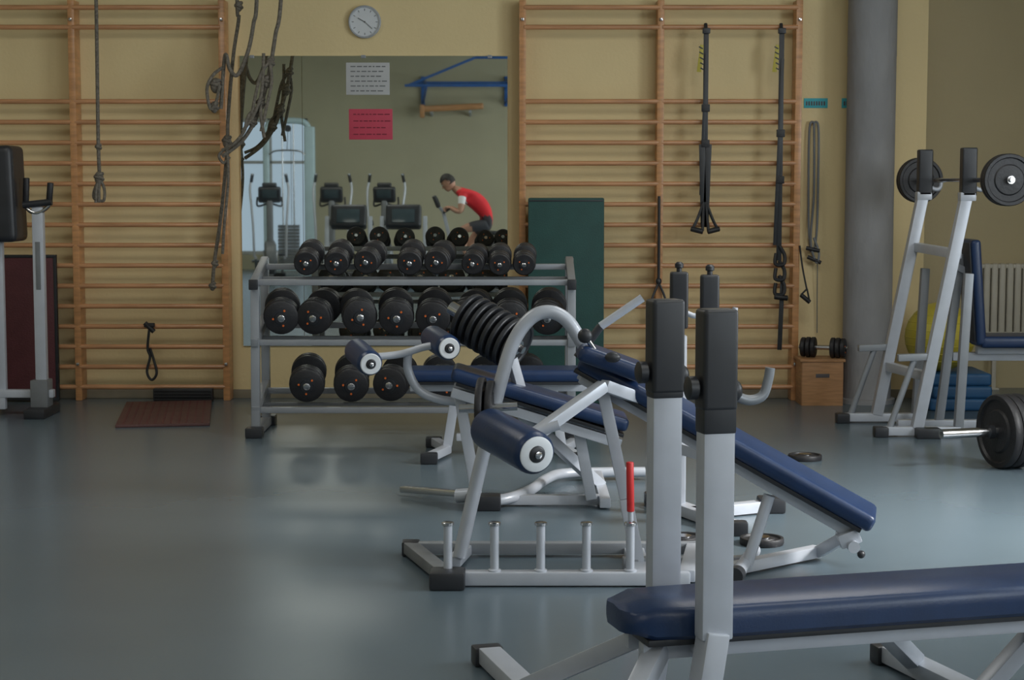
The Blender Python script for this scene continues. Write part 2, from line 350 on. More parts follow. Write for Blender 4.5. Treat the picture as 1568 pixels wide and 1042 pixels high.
# ------------------------------------------------------------------ left machine
s=B(); Y=11.1
s.beam((-4.2,Y,0.14),(-2.90,Y,0.14),0.06,0.05,M_steel)
s.box((-2.98,Y,0.13),(0.11,0.14,0.2),M_grey,0.01); s.box((-2.98,Y-0.0,0.03),(0.13,0.4,0.06),M_black,0.01)
s.box((-2.975,Y,0.70),(0.07,0.06,1.24),M_steel,0.008,(0,0.0,0)); s.box((-2.975,Y-0.032,0.95),(0.03,0.004,0.3),M_grey,0.001)
s.tube([(-3.04,Y,1.40),(-3.045,Y-0.02,1.32),(-2.98,Y-0.02,1.28),(-2.90,Y-0.02,1.33),(-2.895,Y-0.02,1.42)],0.013,M_chrome,10)
s.cyl((-3.045,Y-0.02,1.35),(-3.035,Y-0.03,1.50),0.02,M_rubber,seg=14,bev=0.005); s.cyl((-2.90,Y-0.02,1.34),(-2.885,Y-0.03,1.47),0.02,M_rubber,seg=14,bev=0.005)
s.cyl((-3.06,Y-0.03,1.33),(-2.88,Y-0.03,1.35),0.022,M_black,seg=14)
s.box((-3.17,Y,1.40),(0.17,0.30,0.60),M_black,0.045,(0,-0.03,0),4)
s.box((-3.24,Y+0.02,0.62),(0.07,0.05,1.0),M_steel,0.008)
s.box((-3.6,Y,0.50),(0.5,0.32,0.09),M_navy,0.03,None,4); s.box((-4.15,Y,0.03),(0.1,0.45,0.06),M_black,0.01); s.box((-4.15,Y,1.0),(0.08,0.06,1.9),M_steel,0.008); s.box((-3.6,Y,0.3),(0.06,0.06,0.34),M_steel,0.008)
s.box((-3.24,Y,0.1),(0.07,0.05,0.12),M_steel,0.008)
s.obj('chest_press_machine')

# ------------------------------------------------------------------ dumbbells & rack
def dumbbell_mesh(r,L):
    s=B(); th=0.033; n=3
    for sg in (-1,1):
        for k in range(n):
            y0 = sg*(L/2-0.012-th*(k+1)); rr = r*(1.0 if k!=0 else 0.95)
            s.lathe((0,y0,0),(0,sg,0),[(rr*0.9,0.001),(rr,0.006),(rr,th-0.007),(rr*0.9,th-0.001)],M_rubber,28)
        e = sg*(L/2-0.012)
        s.lathe((0,e-sg*0.004,0),(0,sg,0),[(r*0.62,-0.02),(r*0.60,0.002),(r*0.36,0.004),(r*0.34,0.012),(0.001,0.013)],M_black,24)
        s.lathe((0,e,0),(0,sg,0),[(r*0.2,-0.01),(r*0.2,0.012),(r*0.15,0.015)],M_chrome,16)
        for a in (0.6,2.7,4.4): s.lathe((r*0.45*math.cos(a),e,r*0.45*math.sin(a)),(0,sg,0),[(r*0.06,-0.01),(r*0.06,0.003)],M_orange,10)
    s.cyl((0,-L/2+0.1,0),(0,L/2-0.1,0),0.016,M_chrome,seg=16)
    return s.mesh('dumbbell_mesh')
DBs = {r: dumbbell_mesh(r,L) for r,L in ((0.068,0.32),(0.076,0.34),(0.105,0.38))}
tilt = math.radians(12)
def put_db(x,yf,zf,r):
    L={0.068:0.32,0.076:0.34,0.105:0.38}[r]
    o=bpy.data.objects.new('dumbbell',DBs[r]); scene.collection.objects.link(o)
    o.location=(x, yf+(L/2-0.04)*math.cos(tilt), zf+(L/2-0.04)*math.sin(tilt)); o.rotation_euler=(tilt,random.uniform(-.8,.8),random.uniform(-.03,.03)); return o
for x,r in ((-1.19,.076),(-1.015,.076),(-0.83,.076),(-0.59,.076),(-0.42,.076),(-0.215,.068),(-0.07,.068),(0.075,.068)): put_db(x,10.24,1.009 if r>.07 else 1.001,r)
for x in (-1.36,-1.135,-.91,-.685,-.46,-.235,-.01,.215): put_db(x,10.26,0.685,.105)
for x in (-1.21,-.95,-.69,-.42,-.16,.1): put_db(x,10.26,0.29,.105)
s=B()
for x in (-1.49,0.345):
    s.box((x,10.40,0.03),(0.06,0.62,0.05),M_rack,0.008); 
    for y in (10.12,10.68): s.box((x,y,0.03),(0.10,0.10,0.06),M_black,0.01)
    s.beam((x,10.18,0.05),(x,10.22,0.90),0.05,0.05,M_rack); s.beam((x,10.62,0.05),(x,10.62,1.02),0.05,0.05,M_rack)
    for z in (0.89,0.55,0.155): s.beam((x,10.16,z-0.005),(x,10.64,z+0.115),0.045,0.05,M_rack)
    s.box((x,10.14,0.885),(0.05,0.03,0.06),M_black,0.005)
for z in (0.895,0.545,0.15):
    s.box((-0.572,10.20,z),(1.85,0.04,0.035),M_rack,0.006)
    s.box((-0.572,10.53,z+0.075),(1.85,0.04,0.035),M_rack,0.006)
    s.box((-0.572,10.36,z+0.015),(1.83,0.03,0.02),M_grey,0.004)
s.obj('dumbbell_rack')

# ------------------------------------------------------------------ generic parts
def plate_part(s,c,axis,r,t,m=None,hub=True):
    m = m or M_rubber
    s.lathe(Vector(c)-Vector(axis).normalized()*t/2,axis,[(0.028,0),(r*0.55,0.002),(r*0.6,t*0.28),(r*0.82,t*0.28),(r*0.86,0),(r*0.97,0),(r,t*0.2),(r,t*0.8),(r*0.97,t),(r*0.86,t),(r*0.82,t*0.72),(r*0.6,t*0.72),(r*0.55,t-0.002),(0.028,t)],m,36)
    if hub: s.lathe(Vector(c)-Vector(axis).normalized()*(t/2+0.004),axis,[(0.034,0),(0.034,t+0.008)],M_chrome,20)
def roller_part(s,p1,p2,r):
    p1=Vector(p1);p2=Vector(p2);ax=(p1-p2).normalized();L=(p1-p2).length
    s.lathe(p2,p1-p2,[(r*0.8,0),(r*0.97,0.012),(r,0.03),(r,L-0.03),(r*0.97,L-0.012),(r*0.84,L)],M_navy,36)
    s.lathe(p1,ax,[(r*0.82,-0.01),(r*0.82,0.004),(r*0.76,0.007),(r*0.40,0.007),(r*0.38,0.0)],M_white,36)
    s.lathe(p1,ax,[(r*0.38,-0.01),(r*0.38,0.008),(r*0.3,0.012)],M_black,24)
    s.lathe(p1,ax,[(r*0.17,-0.01),(r*0.17,0.02),(r*0.1,0.022)],M_chrome,16)
    s.lathe(p2,-ax,[(r*0.80,-0.01),(r*0.80,0.004),(r*0.2,0.006)],M_white,36)

# ------------------------------------------------------------------ front flat bench press
s=B()
for sg in (-1,1):
    y=sg*0.188
    s.box((0,y,0.73),(0.084,0.06,0.82),M_steel,0.008); s.beam((0,y,0.34),(-0.05,y,0.02),0.06,0.084,M_steel)
    s.box((0,y,1.03),(0.092,0.070,0.255),M_black,0.012,None,3); s.box((0,y,0.905),(0.088,0.066,0.12 if sg<0 else 0.03),M_black,0.008)
    s.tube([(0.035,y,0.945),(0.085,y,0.925),(0.125,y,0.935),(0.14,y,0.975),(0.145,y,1.005)],0.013,M_rack,10); s.ball((0.045,y,0.95),(0.025,0.025,0.03),M_black,seg=12)
    s.lathe((-0.03,y,0.96),(-1,0,0),[(0.015,-0.01),(0.015,0.02),(0.03,0.025),(0.03,0.045),(0.02,0.05)],M_black,16)
    s.box((-0.05,y,0.02),(0.14,0.10,0.04),M_black,0.01)
s.cyl((0,-0.155,0.27),(0,0.155,0.27),0.022,M_steel)
s.cyl((-0.03,-0.155,0.10),(-0.03,0.155,0.10),0.022,M_steel)
t=bmesh.new()
prof=[(-0.205,0.055),(-0.197,0.085),(-0.175,0.108),(-0.13,0.125),(-0.05,0.135),(0.1,0.14),(0.6,0.142),(1.18,0.142),(1.215,0.125),(1.225,0.10)]
sec=[]
for x,w_ in prof:
    e=0.0 if -0.17<x<1.19 else 0.014
    top=0.388-e; bot=0.303+e
    ring=[]
    for (fy,z) in ((-0.9,bot),(-1,bot+0.012),(-1.01,(top+bot)/2),(-1,top-0.024),(-0.96,top-0.008),(-0.88,top),(0,top+0.004),(0.88,top),(0.96,top-0.008),(1,top-0.024),(1.01,(top+bot)/2),(1,bot+0.012),(0.9,bot)):
        ring.append(t.verts.new((x,fy*w_,z)))
    sec.append(ring)
for a,c in zip(sec[:-1],sec[1:]):
    n=len(a)
    for k in range(n): t.faces.new((a[k],a[(k+1)%n],c[(k+1)%n],c[k]))
t.faces.new(sec[0][::-1]); t.faces.new(sec[-1]); bmesh.ops.recalc_face_normals(t,faces=t.faces)
s.add(t,M_navy)
s.box((0.5,0,0.296),(1.30,0.24,0.018),M_black,0.004)
s.box((0.5,-0.06,0.265),(1.30,0.04,0.045),M_steel,0.006); s.box((0.5,0.06,0.265),(1.30,0.04,0.045),M_steel,0.006)
s.beam((-0.33,0.82,0.035),(-0.30,-0.55,0.035),0.07,0.05,M_steel); s.box((-0.332,0.84,0.03),(0.09,0.06,0.058),M_black,0.008); s.box((-0.298,-0.57,0.03),(0.09,0.06,0.058),M_black,0.008)
s.beam((-0.32,0.42,0.05),(-0.08,0.08,0.27),0.055,0.05,M_steel); s.beam((-0.31,-0.25,0.05),(-0.10,-0.06,0.27),0.055,0.05,M_steel)
s.beam((-0.32,0.0,0.04),(0.9,0.0,0.04),0.06,0.05,M_steel)
s.beam((0.86,0.52,0.035),(0.92,-0.52,0.035),0.07,0.05,M_steel); s.box((0.858,0.54,0.03),(0.09,0.06,0.058),M_black,0.008); s.box((0.922,-0.54,0.03),(0.09,0.06,0.058),M_black,0.008)
s.beam((0.58,0.06,0.26),(0.86,0.36,0.05),0.05,0.05,M_steel); s.beam((1.12,0.05,0.26),(0.88,0.02,0.05),0.05,0.05,M_steel); s.beam((1.12,-0.05,0.26),(0.9,-0.3,0.05),0.05,0.05,M_steel)
s.obj('flat_bench_press',(0.462,4.565,0),math.radians(15))

# ------------------------------------------------------------------ decline bench with leg rollers and plate storage
s=B()
yf=6.35
s.box((0.22,yf,0.03),(0.86,0.06,0.05),M_steel,0.008)
s.box((-0.235,yf-0.03,0.033),(0.13,0.12,0.066),M_black,0.012)
s.beam((-0.24,yf,0.035),(-0.40,6.86,0.035),0.06,0.045,M_grey)
s.box((-0.40,6.88,0.03),(0.07,0.07,0.058),M_black,0.008)
s.beam((-0.40,6.86,0.035),(0.80,6.86,0.035),0.05,0.045,M_rack)
s.beam((0.64,yf,0.035),(0.72,6.86,0.035),0.06,0.045,M_steel)
for x in (-0.234,-0.064,0.105,0.272,0.432):
    z0=0.05
    s.cyl((x,yf,z0),(x,yf,0.228),0.016,M_steel,seg=20); s.lathe((x,yf,0.222),(0,0,1),[(0.016,0),(0.023,0.004),(0.023,0.012),(0.019,0.015)],M_chrome,20)
    s.lathe((x,yf,0.052),(0,0,1),[(0.024,0),(0.024,0.008),(0.017,0.012)],M_steel,20)
s.tube([(-0.20,6.62,0.05),(-0.12,6.62,0.40),(-0.04,6.62,0.73),(0.01,6.62,0.88),(0.075,6.62,0.965),(0.145,6.62,0.985),(0.21,6.62,0.95),(0.27,6.62,0.86),(0.36,6.62,0.74)],0.026,M_steel,16,8)
s.beam((-0.22,6.62,0.03),(-0.18,6.86,0.03),0.05,0.04,M_steel)
s.beam((0.34,6.60,0.70),(0.43,6.60,0.28),0.05,0.045,M_steel); s.beam((0.43,6.60,0.28),(0.48,6.60,0.03),0.05,0.045,M_steel); s.box((0.48,6.6,0.02),(0.08,0.5,0.04),M_steel,0.008)
s.beam((0.09,6.33,0.565),(0.34,6.50,0.72),0.05,0.042,M_steel); s.beam((0.34,6.50,0.72),(0.48,6.60,0.66),0.05,0.045,M_steel)
s.cyl((0.03,6.31,0.55),(0.17,6.31,0.60),0.018,M_steel,seg=16)
roller_part(s,(0.085,6.12,0.522),(-0.09,6.48,0.565),0.078)
s.cyl((-0.2,6.6,0.62),(0.02,6.6,0.63),0.016,M_chrome,seg=16)
for k in range(2): plate_part(s,(-0.115+0.035*k,6.6,0.625),(1,-0.12,0),0.115-0.012*k,0.026,hub=False)
P1=V(0.28,6.74,0.80); P2=V(1.352,6.50,0.215); d=(P2-P1).normalized(); up=d.cross(Vector((-d.y,d.x,0))).normalized()
if up.z<0: up=-up
s.beam(P1+up*0.0,P2,0.28,0.065,M_navy,0.028,None,4)
s.beam(P1-up*0.04,P2-up*0.04-d*0.03,0.25,0.016,M_black,0.003)
s.beam(P1-up*0.075+V(0.02,-0.06,0),P2-up*0.075-d*0.06+V(0,-0.06,0),0.045,0.05,M_steel); s.beam(P1-up*0.075+V(0.02,0.08,0),P2-up*0.075-d*0.06+V(0,0.08,0),0.045,0.05,M_steel)
q=P2-up*0.10-d*0.08
s.beam(q+V(0,-0.09,0.02),q+V(0.02,-0.09,-0.03),0.05,0.08,M_steel); s.cyl(q+V(0.02,-0.14,-0.03),q+V(0.02,0.12,-0.03),0.022,M_steel)
s.ball(q+V(0.05,-0.12,-0.06),0.015,M_black,seg=10)
q2=P1+(P2-P1)*0.70-up*0.10
s.cyl(q2+V(-0.02,-0.05,0),(q2.x-0.10,q2.y-0.05,0.04),0.022,M_steel); s.cyl((q2.x-0.16,q2.y-0.22,0.04),(q2.x-0.04,q2.y+0.2,0.04),0.026,M_steel); s.cyl((q2.x-0.175,q2.y-0.26,0.04),(q2.x-0.157,q2.y-0.21,0.04),0.032,M_black)
s.beam((0.70,6.40,0.03),(1.20,6.82,0.03),0.05,0.045,M_steel); s.beam((1.20,6.80,0.03),(1.30,6.70,0.12),0.05,0.045,M_steel)
s.beam((0.42,6.6,0.03),(q2.x-0.10,6.62,0.03),0.05,0.045,M_rack)
s.box((0.37,6.62,0.80),(0.26,0.26,0.065),M_navy,0.03,(0,0.35,0),4)
s.ball((0.27,6.5,0.905),(0.028,0.022,0.028),M_black,seg=14); s.cyl((0.27,6.5,0.905),(0.34,6.55,0.80),0.010,M_chrome); s.ball((0.37,6.45,0.83),(0.03,0.02,0.02),M_black,seg=14)
s.cyl((0.34,6.75,0.92),(0.50,6.75,1.03),0.016,M_steel); s.cyl((0.25,6.75,0.80),(0.34,6.75,0.92),0.016,M_black)
s.cyl((0.436,6.40,0.265),(0.432,6.40,0.45),0.014,M_red,seg=16,bev=0.004); s.cyl((0.438,6.40,0.19),(0.436,6.40,0.27),0.010,M_steel)
s.obj('decline_ab_bench')

# ------------------------------------------------------------------ leg curl bench (behind)
s=B()
roller_part(s,(-0.63,7.82,0.665),(-0.72,8.10,0.70),0.058); roller_part(s,(-0.28,7.82,0.735),(-0.37,8.10,0.76),0.058)
s.tube([(-0.60,7.90,0.69),(-0.5,7.92,0.70),(-0.40,7.92,0.73),(-0.30,7.9,0.75)],0.017,M_steel,12)
s.tube([(-0.47,7.94,0.70),(-0.47,7.95,0.62),(-0.42,7.95,0.53),(-0.33,7.95,0.49),(-0.2,7.95,0.47),(-0.05,7.95,0.42)],0.020,M_steel,12)
A1=V(-0.27,7.95,0.62); A2=V(0.52,7.95,0.385); d=(A2-A1).normalized()
s.beam(A1,A2,0.30,0.06,M_navy,0.026,None,4); s.beam(A1+V(0.02,0,-0.045),A2+V(-0.02,0,-0.045),0.26,0.016,M_black,0.003)
s.beam(A1+V(0.0,-0.09,-0.085),A2+V(-0.03,-0.09,-0.085),0.045,0.045,M_steel); s.beam(A1+V(0.0,0.09,-0.085),A2+V(-0.03,0.09,-0.085),0.045,0.045,M_steel)
s.beam((0.05,7.95,0.42),(0.42,8.25,0.04),0.05,0.05,M_steel); s.beam((-0.24,7.95,0.52),(-0.16,7.95,0.04),0.05,0.05,M_steel); s.beam((0.30,7.9,0.36),(0.36,7.9,0.04),0.05,0.05,M_steel)
s.box((-0.13,7.86,0.035),(0.16,0.10,0.07),M_black,0.012)
s.tube([(-0.10,7.86,0.035),(0.0,7.92,0.045),(0.09,8.10,0.05),(0.17,8.40,0.05),(0.28,8.62,0.04),(0.66,8.66,0.04)],0.025,M_steel,14)
s.beam((-0.16,7.95,0.03),(0.40,7.95,0.03),0.05,0.045,M_steel); s.beam((0.42,7.85,0.03),(0.42,8.66,0.03),0.05,0.045,M_steel)
s.beam((-0.52,8.22,0.03),(-0.20,7.92,0.06),0.03,0.03,M_chrome); s.cyl((-0.25,7.93,0.05),(-0.17,7.90,0.06),0.032,M_steel)
a=V(-0.20,7.98,0.86); e=V(0.02,7.86,0.74); ax=(e-a).normalized()
s.cyl(a-ax*0.06,e+ax*0.04,0.018,M_chrome,seg=16)
for k in range(8):
    c=a+(e-a)*(k/7); plate_part(s,c,ax,0.118,0.022,M_black)
s.cyl(a-ax*0.1,a-ax*0.05,0.03,M_chrome,seg=20)
s.beam((-0.02,7.90,0.74),(0.06,7.95,0.45),0.045,0.045,M_steel)
s.tube([(-0.2,7.98,0.86),(-0.24,8.0,0.88),(-0.26,8.02,0.80),(-0.28,7.98,0.745)],0.013,M_chrome,10)
s.obj('leg_curl_bench')

s=B(); Y=9.45
s.box((-0.07,Y,0.445),(0.98,0.28,0.065),M_navy,0.028,None,4); s.box((-0.07,Y,0.405),(0.92,0.24,0.016),M_black,0.003); s.box((-0.07,Y,0.375),(0.96,0.05,0.05),M_steel,0.008)
for x,sg in ((-0.30,-1),(0.22,1)):
    s.beam((x,Y,0.36),(x+sg*0.05,Y,0.05),0.05,0.05,M_steel)
    s.beam((x+sg*0.05,Y,0.035),(x+sg*0.13,Y-0.28,0.035),0.05,0.045,M_steel); s.beam((x+sg*0.05,Y,0.035),(x+sg*0.13,Y+0.28,0.035),0.05,0.045,M_steel)
    for k in (-1,1): s.box((x+sg*0.135,Y+k*0.29,0.03),(0.09,0.07,0.058),M_black,0.01)
s.beam((-0.30,Y,0.10),(0.22,Y,0.10),0.04,0.04,M_steel)
s.obj('flat_weight_bench')

s=B()
for x,y in ((0.735,7.75),(0.842,7.50)):
    s.box((x,y,0.40),(0.07,0.06,0.80),M_steel,0.008); s.box((x,y,0.955),(0.078,0.07,0.25),M_black,0.012,None,3)
    s.lathe((x,y,1.075),(0,0,1),[(0.012,0),(0.012,0.02),(0.019,0.024),(0.019,0.04),(0.010,0.048)],M_black,16)
    s.tube([(x+0.03,y,0.90),(x+0.07,y,0.885),(x+0.10,y,0.90),(x+0.11,y,0.94)],0.012,M_steel,10)
s.beam((0.69,7.86,0.30),(0.89,7.38,0.30),0.04,0.05,M_steel)
s.beam((0.66,7.95,0.03),(0.93,7.30,0.03),0.07,0.05,M_steel); s.box((0.655,7.97,0.03),(0.10,0.07,0.06),M_black,0.01); s.box((0.935,7.28,0.03),(0.10,0.07,0.06),M_black,0.01)
s.beam((0.79,7.62,0.03),(1.15,7.80,0.03),0.06,0.05,M_steel); s.box((1.16,7.8,0.035),(0.12,0.10,0.07),M_black,0.012)
s.obj('barbell_stand')

for (x,y,r) in ((1.56,9.3,0.09),(0.70,7.12,0.10),(1.02,7.10,0.09)):
    s=B(); plate_part(s,(0,0,0.014),(0,0,1),r,0.028); s.obj('weight_plate',(x,y,0))

# ------------------------------------------------------------------ right bench press with loaded bar
s=B()
tops=((2.50,10.75),(2.61,10.15)); bots=((2.24,10.75),(2.35,10.15))
for (tx,y),(bx,_) in zip(tops,bots):
    s.beam((bx,y,0.05),(tx,y,1.42),0.065,0.07,M_steel); s.box((tx+0.005,y,1.53),(0.085,0.075,0.28),M_black,0.01,None,3); s.box((tx+0.0,y,1.39),(0.09,0.075,0.05),M_steel,0.006)
    s.tube([(tx+0.03,y,1.45),(tx+0.07,y,1.43),(tx+0.10,y,1.44),(tx+0.105,y,1.49)],0.013,M_steel,10)
    s.beam((bx-0.20,y,0.035),(bx+0.25,y,0.035),0.06,0.05,M_steel); s.box((bx-0.21,y,0.03),(0.08,0.09,0.06),M_black,0.01)
    s.beam((bx-0.12,y,0.46),(bx+0.10,y,0.47),0.05,0.04,M_rack)
    s.cyl((bx-0.16,y-0.0,0.05),(bx-0.02,y,0.46),0.018,M_rack)
    s.beam((bx+0.24,y,0.04),(tx+0.02,y,0.95),0.05,0.055,M_rack)
s.beam((2.46,10.75,1.08),(2.565,10.15,1.06),0.05,0.055,M_steel); s.beam((2.30,10.75,0.35),(2.41,10.15,0.35),0.05,0.055,M_steel)
s.box((2.40,10.10,0.03),(0.14,0.10,0.06),M_black,0.01)
s.box((2.72,10.40,0.83),(0.06,0.30,0.62),M_navy,0.026,(0,-0.08,0),4); s.box((2.69,10.4,0.83),(0.015,0.26,0.58),M_black,0.003,(0,-0.08,0))
s.box((2.99,10.40,0.54),(0.50,0.30,0.07),M_navy,0.028,None,4); s.box((3.0,10.4,0.485),(0.5,0.06,0.05),M_steel,0.006)
s.beam((2.62,10.45,0.44),(3.3,10.45,0.44),0.05,0.05,M_steel); s.beam((3.15,10.4,0.46),(3.3,10.4,0.04),0.055,0.055,M_steel); s.beam((2.66,10.45,1.05),(2.55,10.45,0.05),0.05,0.05,M_rack)
s.beam((2.3,10.45,0.035),(3.35,10.45,0.035),0.06,0.05,M_steel); s.box((3.32,10.4,0.03),(0.08,0.5,0.06),M_black,0.01)
s.beam((2.58,10.42,1.0),(2.68,10.42,0.95),0.04,0.04,M_steel)
s.obj('incline_bench_press')
s=B(); a=V(2.545,11.35,1.485); e=V(2.70,9.42,1.485); ax=(e-a).normalized()
s.cyl(a,e-ax*0.1,0.014,M_chrome,seg=16); s.cyl(a,a+ax*0.34,0.022,M_chrome,seg=20); s.cyl(e-ax*0.30,e-ax*0.12,0.022,M_chrome,seg=20)
for c in (a+ax*0.20,a+ax*0.24,e-ax*0.20,e-ax*0.16): plate_part(s,c,ax,0.142,0.034,hub=False)
s.obj('loaded_barbell')
s=B(); a=V(2.19,8.92,0.192); e=V(4.04,9.49,0.192); ax=(e-a).normalized()
s.cyl(a,e,0.014,M_chrome,seg=16); s.cyl(a,a+ax*0.42,0.025,M_chrome,seg=20); s.cyl(e-ax*0.4,e,0.025,M_chrome,seg=20)
for c in (a+ax*0.34,a+ax*0.39,a+ax*0.44,e-ax*0.35,e-ax*0.40): plate_part(s,c,ax,0.192,0.045,hub=False)
s.cyl(a+ax*0.27,a+ax*0.30,0.036,M_black)
s.obj('loaded_barbell')
s=B(); s.box((0,0,0.04),(0.40,0.5,0.08),M_blue,0.02,None,3); s.box((0.01,0,0.12),(0.38,0.5,0.08),M_blue,0.02,None,3); s.box((0.0,0.01,0.20),(0.40,0.48,0.08),M_blue,0.02,None,3); s.obj('blue_mat_stack',(2.90,11.55,0))
s=B(); s.ball((0,0,0),0.225,M_yel,seg=40)
for k in range(-3,4): 
    z=k*0.05; s.torus((0,0,z),(0,0,1),math.sqrt(0.225**2-z*z)-0.0015,0.004,M_yel,36)
s.obj('yellow_gym_ball',(2.80,11.50,0.466))
s=B()
s.box((0,0.12,0.15),(0.27,0.016,0.3),M_box,0.002); s.box((0,-0.12,0.15),(0.27,0.016,0.3),M_box,0.002); s.box((-0.13,0,0.15),(0.016,0.24,0.3),M_box,0.002); s.box((0.13,0,0.15),(0.016,0.24,0.3),M_box,0.002); s.box((0,0,0.30),(0.30,0.27,0.018),M_box,0.003); s.box((0,-0.129,0.2),(0.09,0.003,0.025),M_ink,0.001)
s.obj('wooden_plyo_box',(2.05,11.70,0))
o=bpy.data.objects.new('dumbbell',DBs[0.068]); scene.collection.objects.link(o); o.location=(2.07,11.68,0.378); o.rotation_euler=(0,0,math.radians(70))
s=B()
for k in range(18): s.box((0.03+k*0.055,0,0.64),(0.046,0.06,0.52),M_rad,0.014,None,3)
s.box((0.5,0,0.88),(0.98,0.05,0.03),M_rad,0.006); s.box((0.5,0,0.40),(0.98,0.05,0.03),M_rad,0.006); s.cyl((-0.03,0,0.41),(0.02,0,0.41),0.02,M_chrome)
for x in (0.15,0.85): s.box((x,0,0.20),(0.03,0.04,0.40),M_rad,0.003); s.box((x,0,0.006),(0.07,0.07,0.012),M_rad,0.002)
s.obj('radiator',(3.28,12.50,0))

# ------------------------------------------------------------------ rear of the room: cardio machines
def elliptical(x,y,rz=0):
    s=B()
    s.box((0,0.45,0.03),(0.55,0.07,0.06),M_black,0.01); s.box((0,-0.75,0.03),(0.5,0.07,0.06),M_black,0.01); s.box((0,-0.15,0.06),(0.09,1.2,0.07),M_grey,0.01)
    s.lathe((-0.09,0.28,0.34),(1,0,0),[(0.20,0),(0.26,0.03),(0.26,0.15),(0.20,0.18)],M_grey,32); s.lathe((-0.11,0.28,0.34),(1,0,0),[(0.11,0),(0.11,0.22)],M_steel,24)
    s.box((0,0.30,0.85),(0.10,0.10,0.75),M_grey,0.03,(0.06,0,0),3)
    s.box((0,0.30,1.29),(0.34,0.10,0.24),M_black,0.04,(-0.25,0,0),4); s.box((0,0.352,1.30),(0.22,0.006,0.13),M_scr,0.002,(-0.25,0,0)); s.box((0,0.3,1.43),(0.22,0.06,0.08),M_black,0.03,None,3)
    for sg in (-1,1):
        s.tube([(sg*0.24,0.28,0.35),(sg*0.25,0.27,0.8),(sg*0.27,0.24,1.1),(sg*0.29,0.14,1.35),(sg*0.27,0.10,1.50),(sg*0.25,0.14,1.60)],0.018,M_steel,10)
        s.tube([(sg*0.27,0.10,1.48),(sg*0.25,0.13,1.60)],0.024,M_rubber,10)
        s.tube([(sg*0.05,0.3,1.15),(sg*0.18,0.18,1.12),(sg*0.18,0.12,1.25)],0.015,M_rubber,8)
        s.beam((sg*0.22,0.25,0.34),(sg*0.2,-0.7,0.20+0.1*sg),0.04,0.05,M_steel); s.box((sg*0.2,-0.35,0.31+0.05*sg),(0.15,0.36,0.03),M_black,0.01)
        s.beam((sg*0.2,-0.70,0.05),(sg*0.2,-0.70,0.22+0.1*sg),0.04,0.04,M_grey)
    return s.obj('elliptical_trainer',(x,y,0),rz)
elliptical(-2.72,-3.0); elliptical(-1.90,-3.1,0.1); elliptical(-3.7,-3.0,-0.15)
def treadmill(x,y,rz=0):
    s=B(); s.box((0,-0.3,0.11),(0.72,1.7,0.10),M_grey,0.02); s.box((0,-0.35,0.165),(0.46,1.55,0.02),M_rubber,0.004)
    for sg in (-1,1):
        s.box((sg*0.32,-0.35,0.17),(0.08,1.5,0.03),M_steel,0.008); s.beam((sg*0.31,0.42,0.12),(sg*0.30,0.28,1.0),0.06,0.06,M_steel); s.tube([(sg*0.30,0.28,0.95),(sg*0.30,0.1,0.95),(sg*0.3,-0.1,0.88)],0.02,M_rubber,10)
        s.box((sg*0.28,-1.1,0.03),(0.08,0.08,0.06),M_black,0.01); s.box((sg*0.28,0.45,0.03),(0.08,0.08,0.06),M_black,0.01)
    s.box((0,0.45,0.16),(0.70,0.26,0.16),M_black,0.05,None,4); s.box((0,0.28,0.99),(0.50,0.16,0.34),M_black,0.05,(0.4,0,0),4); s.box((0,0.375,1.01),(0.32,0.01,0.2),M_scr,0.002,(0.4,0,0))
    s.obj('treadmill',(x,y,0),rz)
treadmill(-2.28,-1.0); treadmill(-1.52,-1.1)
s=B()
for x in (-0.36,0.34):
    s.box((x,0,0.04),(0.16,0.9,0.08),M_lblue,0.015); s.box((x,0,1.22),(0.10 if x<0 else 0.17,0.12,2.30),M_lblue,0.03,None,3)
s.tube([(-0.36,0,2.30),(-0.30,0,2.42),(-0.15,0,2.46),(0.15,0,2.46),(0.28,0,2.42),(0.34,0,2.30)],0.05,M_lblue,14)
for k in range(12): s.box((-0.01,0,0.16+k*0.055),(0.34,0.12,0.048),M_grey,0.006)
for x in (-0.10,0.08): s.cyl((x,0,0.08),(x,0,2.42),0.011,M_chrome,seg=12)
s.lathe((-0.01,-0.02,2.34),(0,1,0),[(0.055,0),(0.045,0.01),(0.045,0.03),(0.055,0.04)],M_black,24); s.cyl((0.04,0,2.33),(0.04,0.02,0.8),0.004,M_black,seg=8); s.box((-0.01,0,0.08),(0.6,0.08,0.06),M_lblue,0.01)
s.tube([(-0.30,0.12,1.92),(-0.18,0.12,1.98),(0.16,0.12,1.98),(0.28,0.12,1.92)],0.014,M_chrome,10); s.cyl((-0.01,0,2.28),(-0.01,0.12,1.98),0.005,M_black,seg=8)
s.obj('cable_machine',(-3.60,-4.6,0))
s=B(); bx,by=-0.60,-1.3
s.box((-0.95,by,0.03),(0.07,0.5,0.06),M_black,0.01); s.box((-0.25,by,0.03),(0.07,0.5,0.06),M_black,0.01); s.beam((-0.95,by,0.07),(-0.25,by,0.07),0.06,0.05,M_grey)
s.lathe((-0.86,by-0.05,0.36),(0,1,0),[(0.18,0),(0.22,0.02),(0.22,0.08),(0.18,0.10)],M_grey,32); s.lathe((-0.60,by-0.045,0.26),(0,1,0),[(0.10,0),(0.10,0.09)],M_black,24)
s.beam((-0.86,by,0.36),(-0.60,by,0.26),0.05,0.12,M_black); s.beam((-0.60,by,0.24),(-0.32,by,0.72),0.05,0.05,M_steel); s.beam((-0.34,by,0.07),(-0.45,by,0.5),0.05,0.05,M_steel); s.beam((-0.80,by,0.30),(-0.98,by,1.05),0.05,0.05,M_steel)
s.box((-0.30,by,0.755),(0.26,0.19,0.06),M_black,0.028,(0,0.05,0),4)
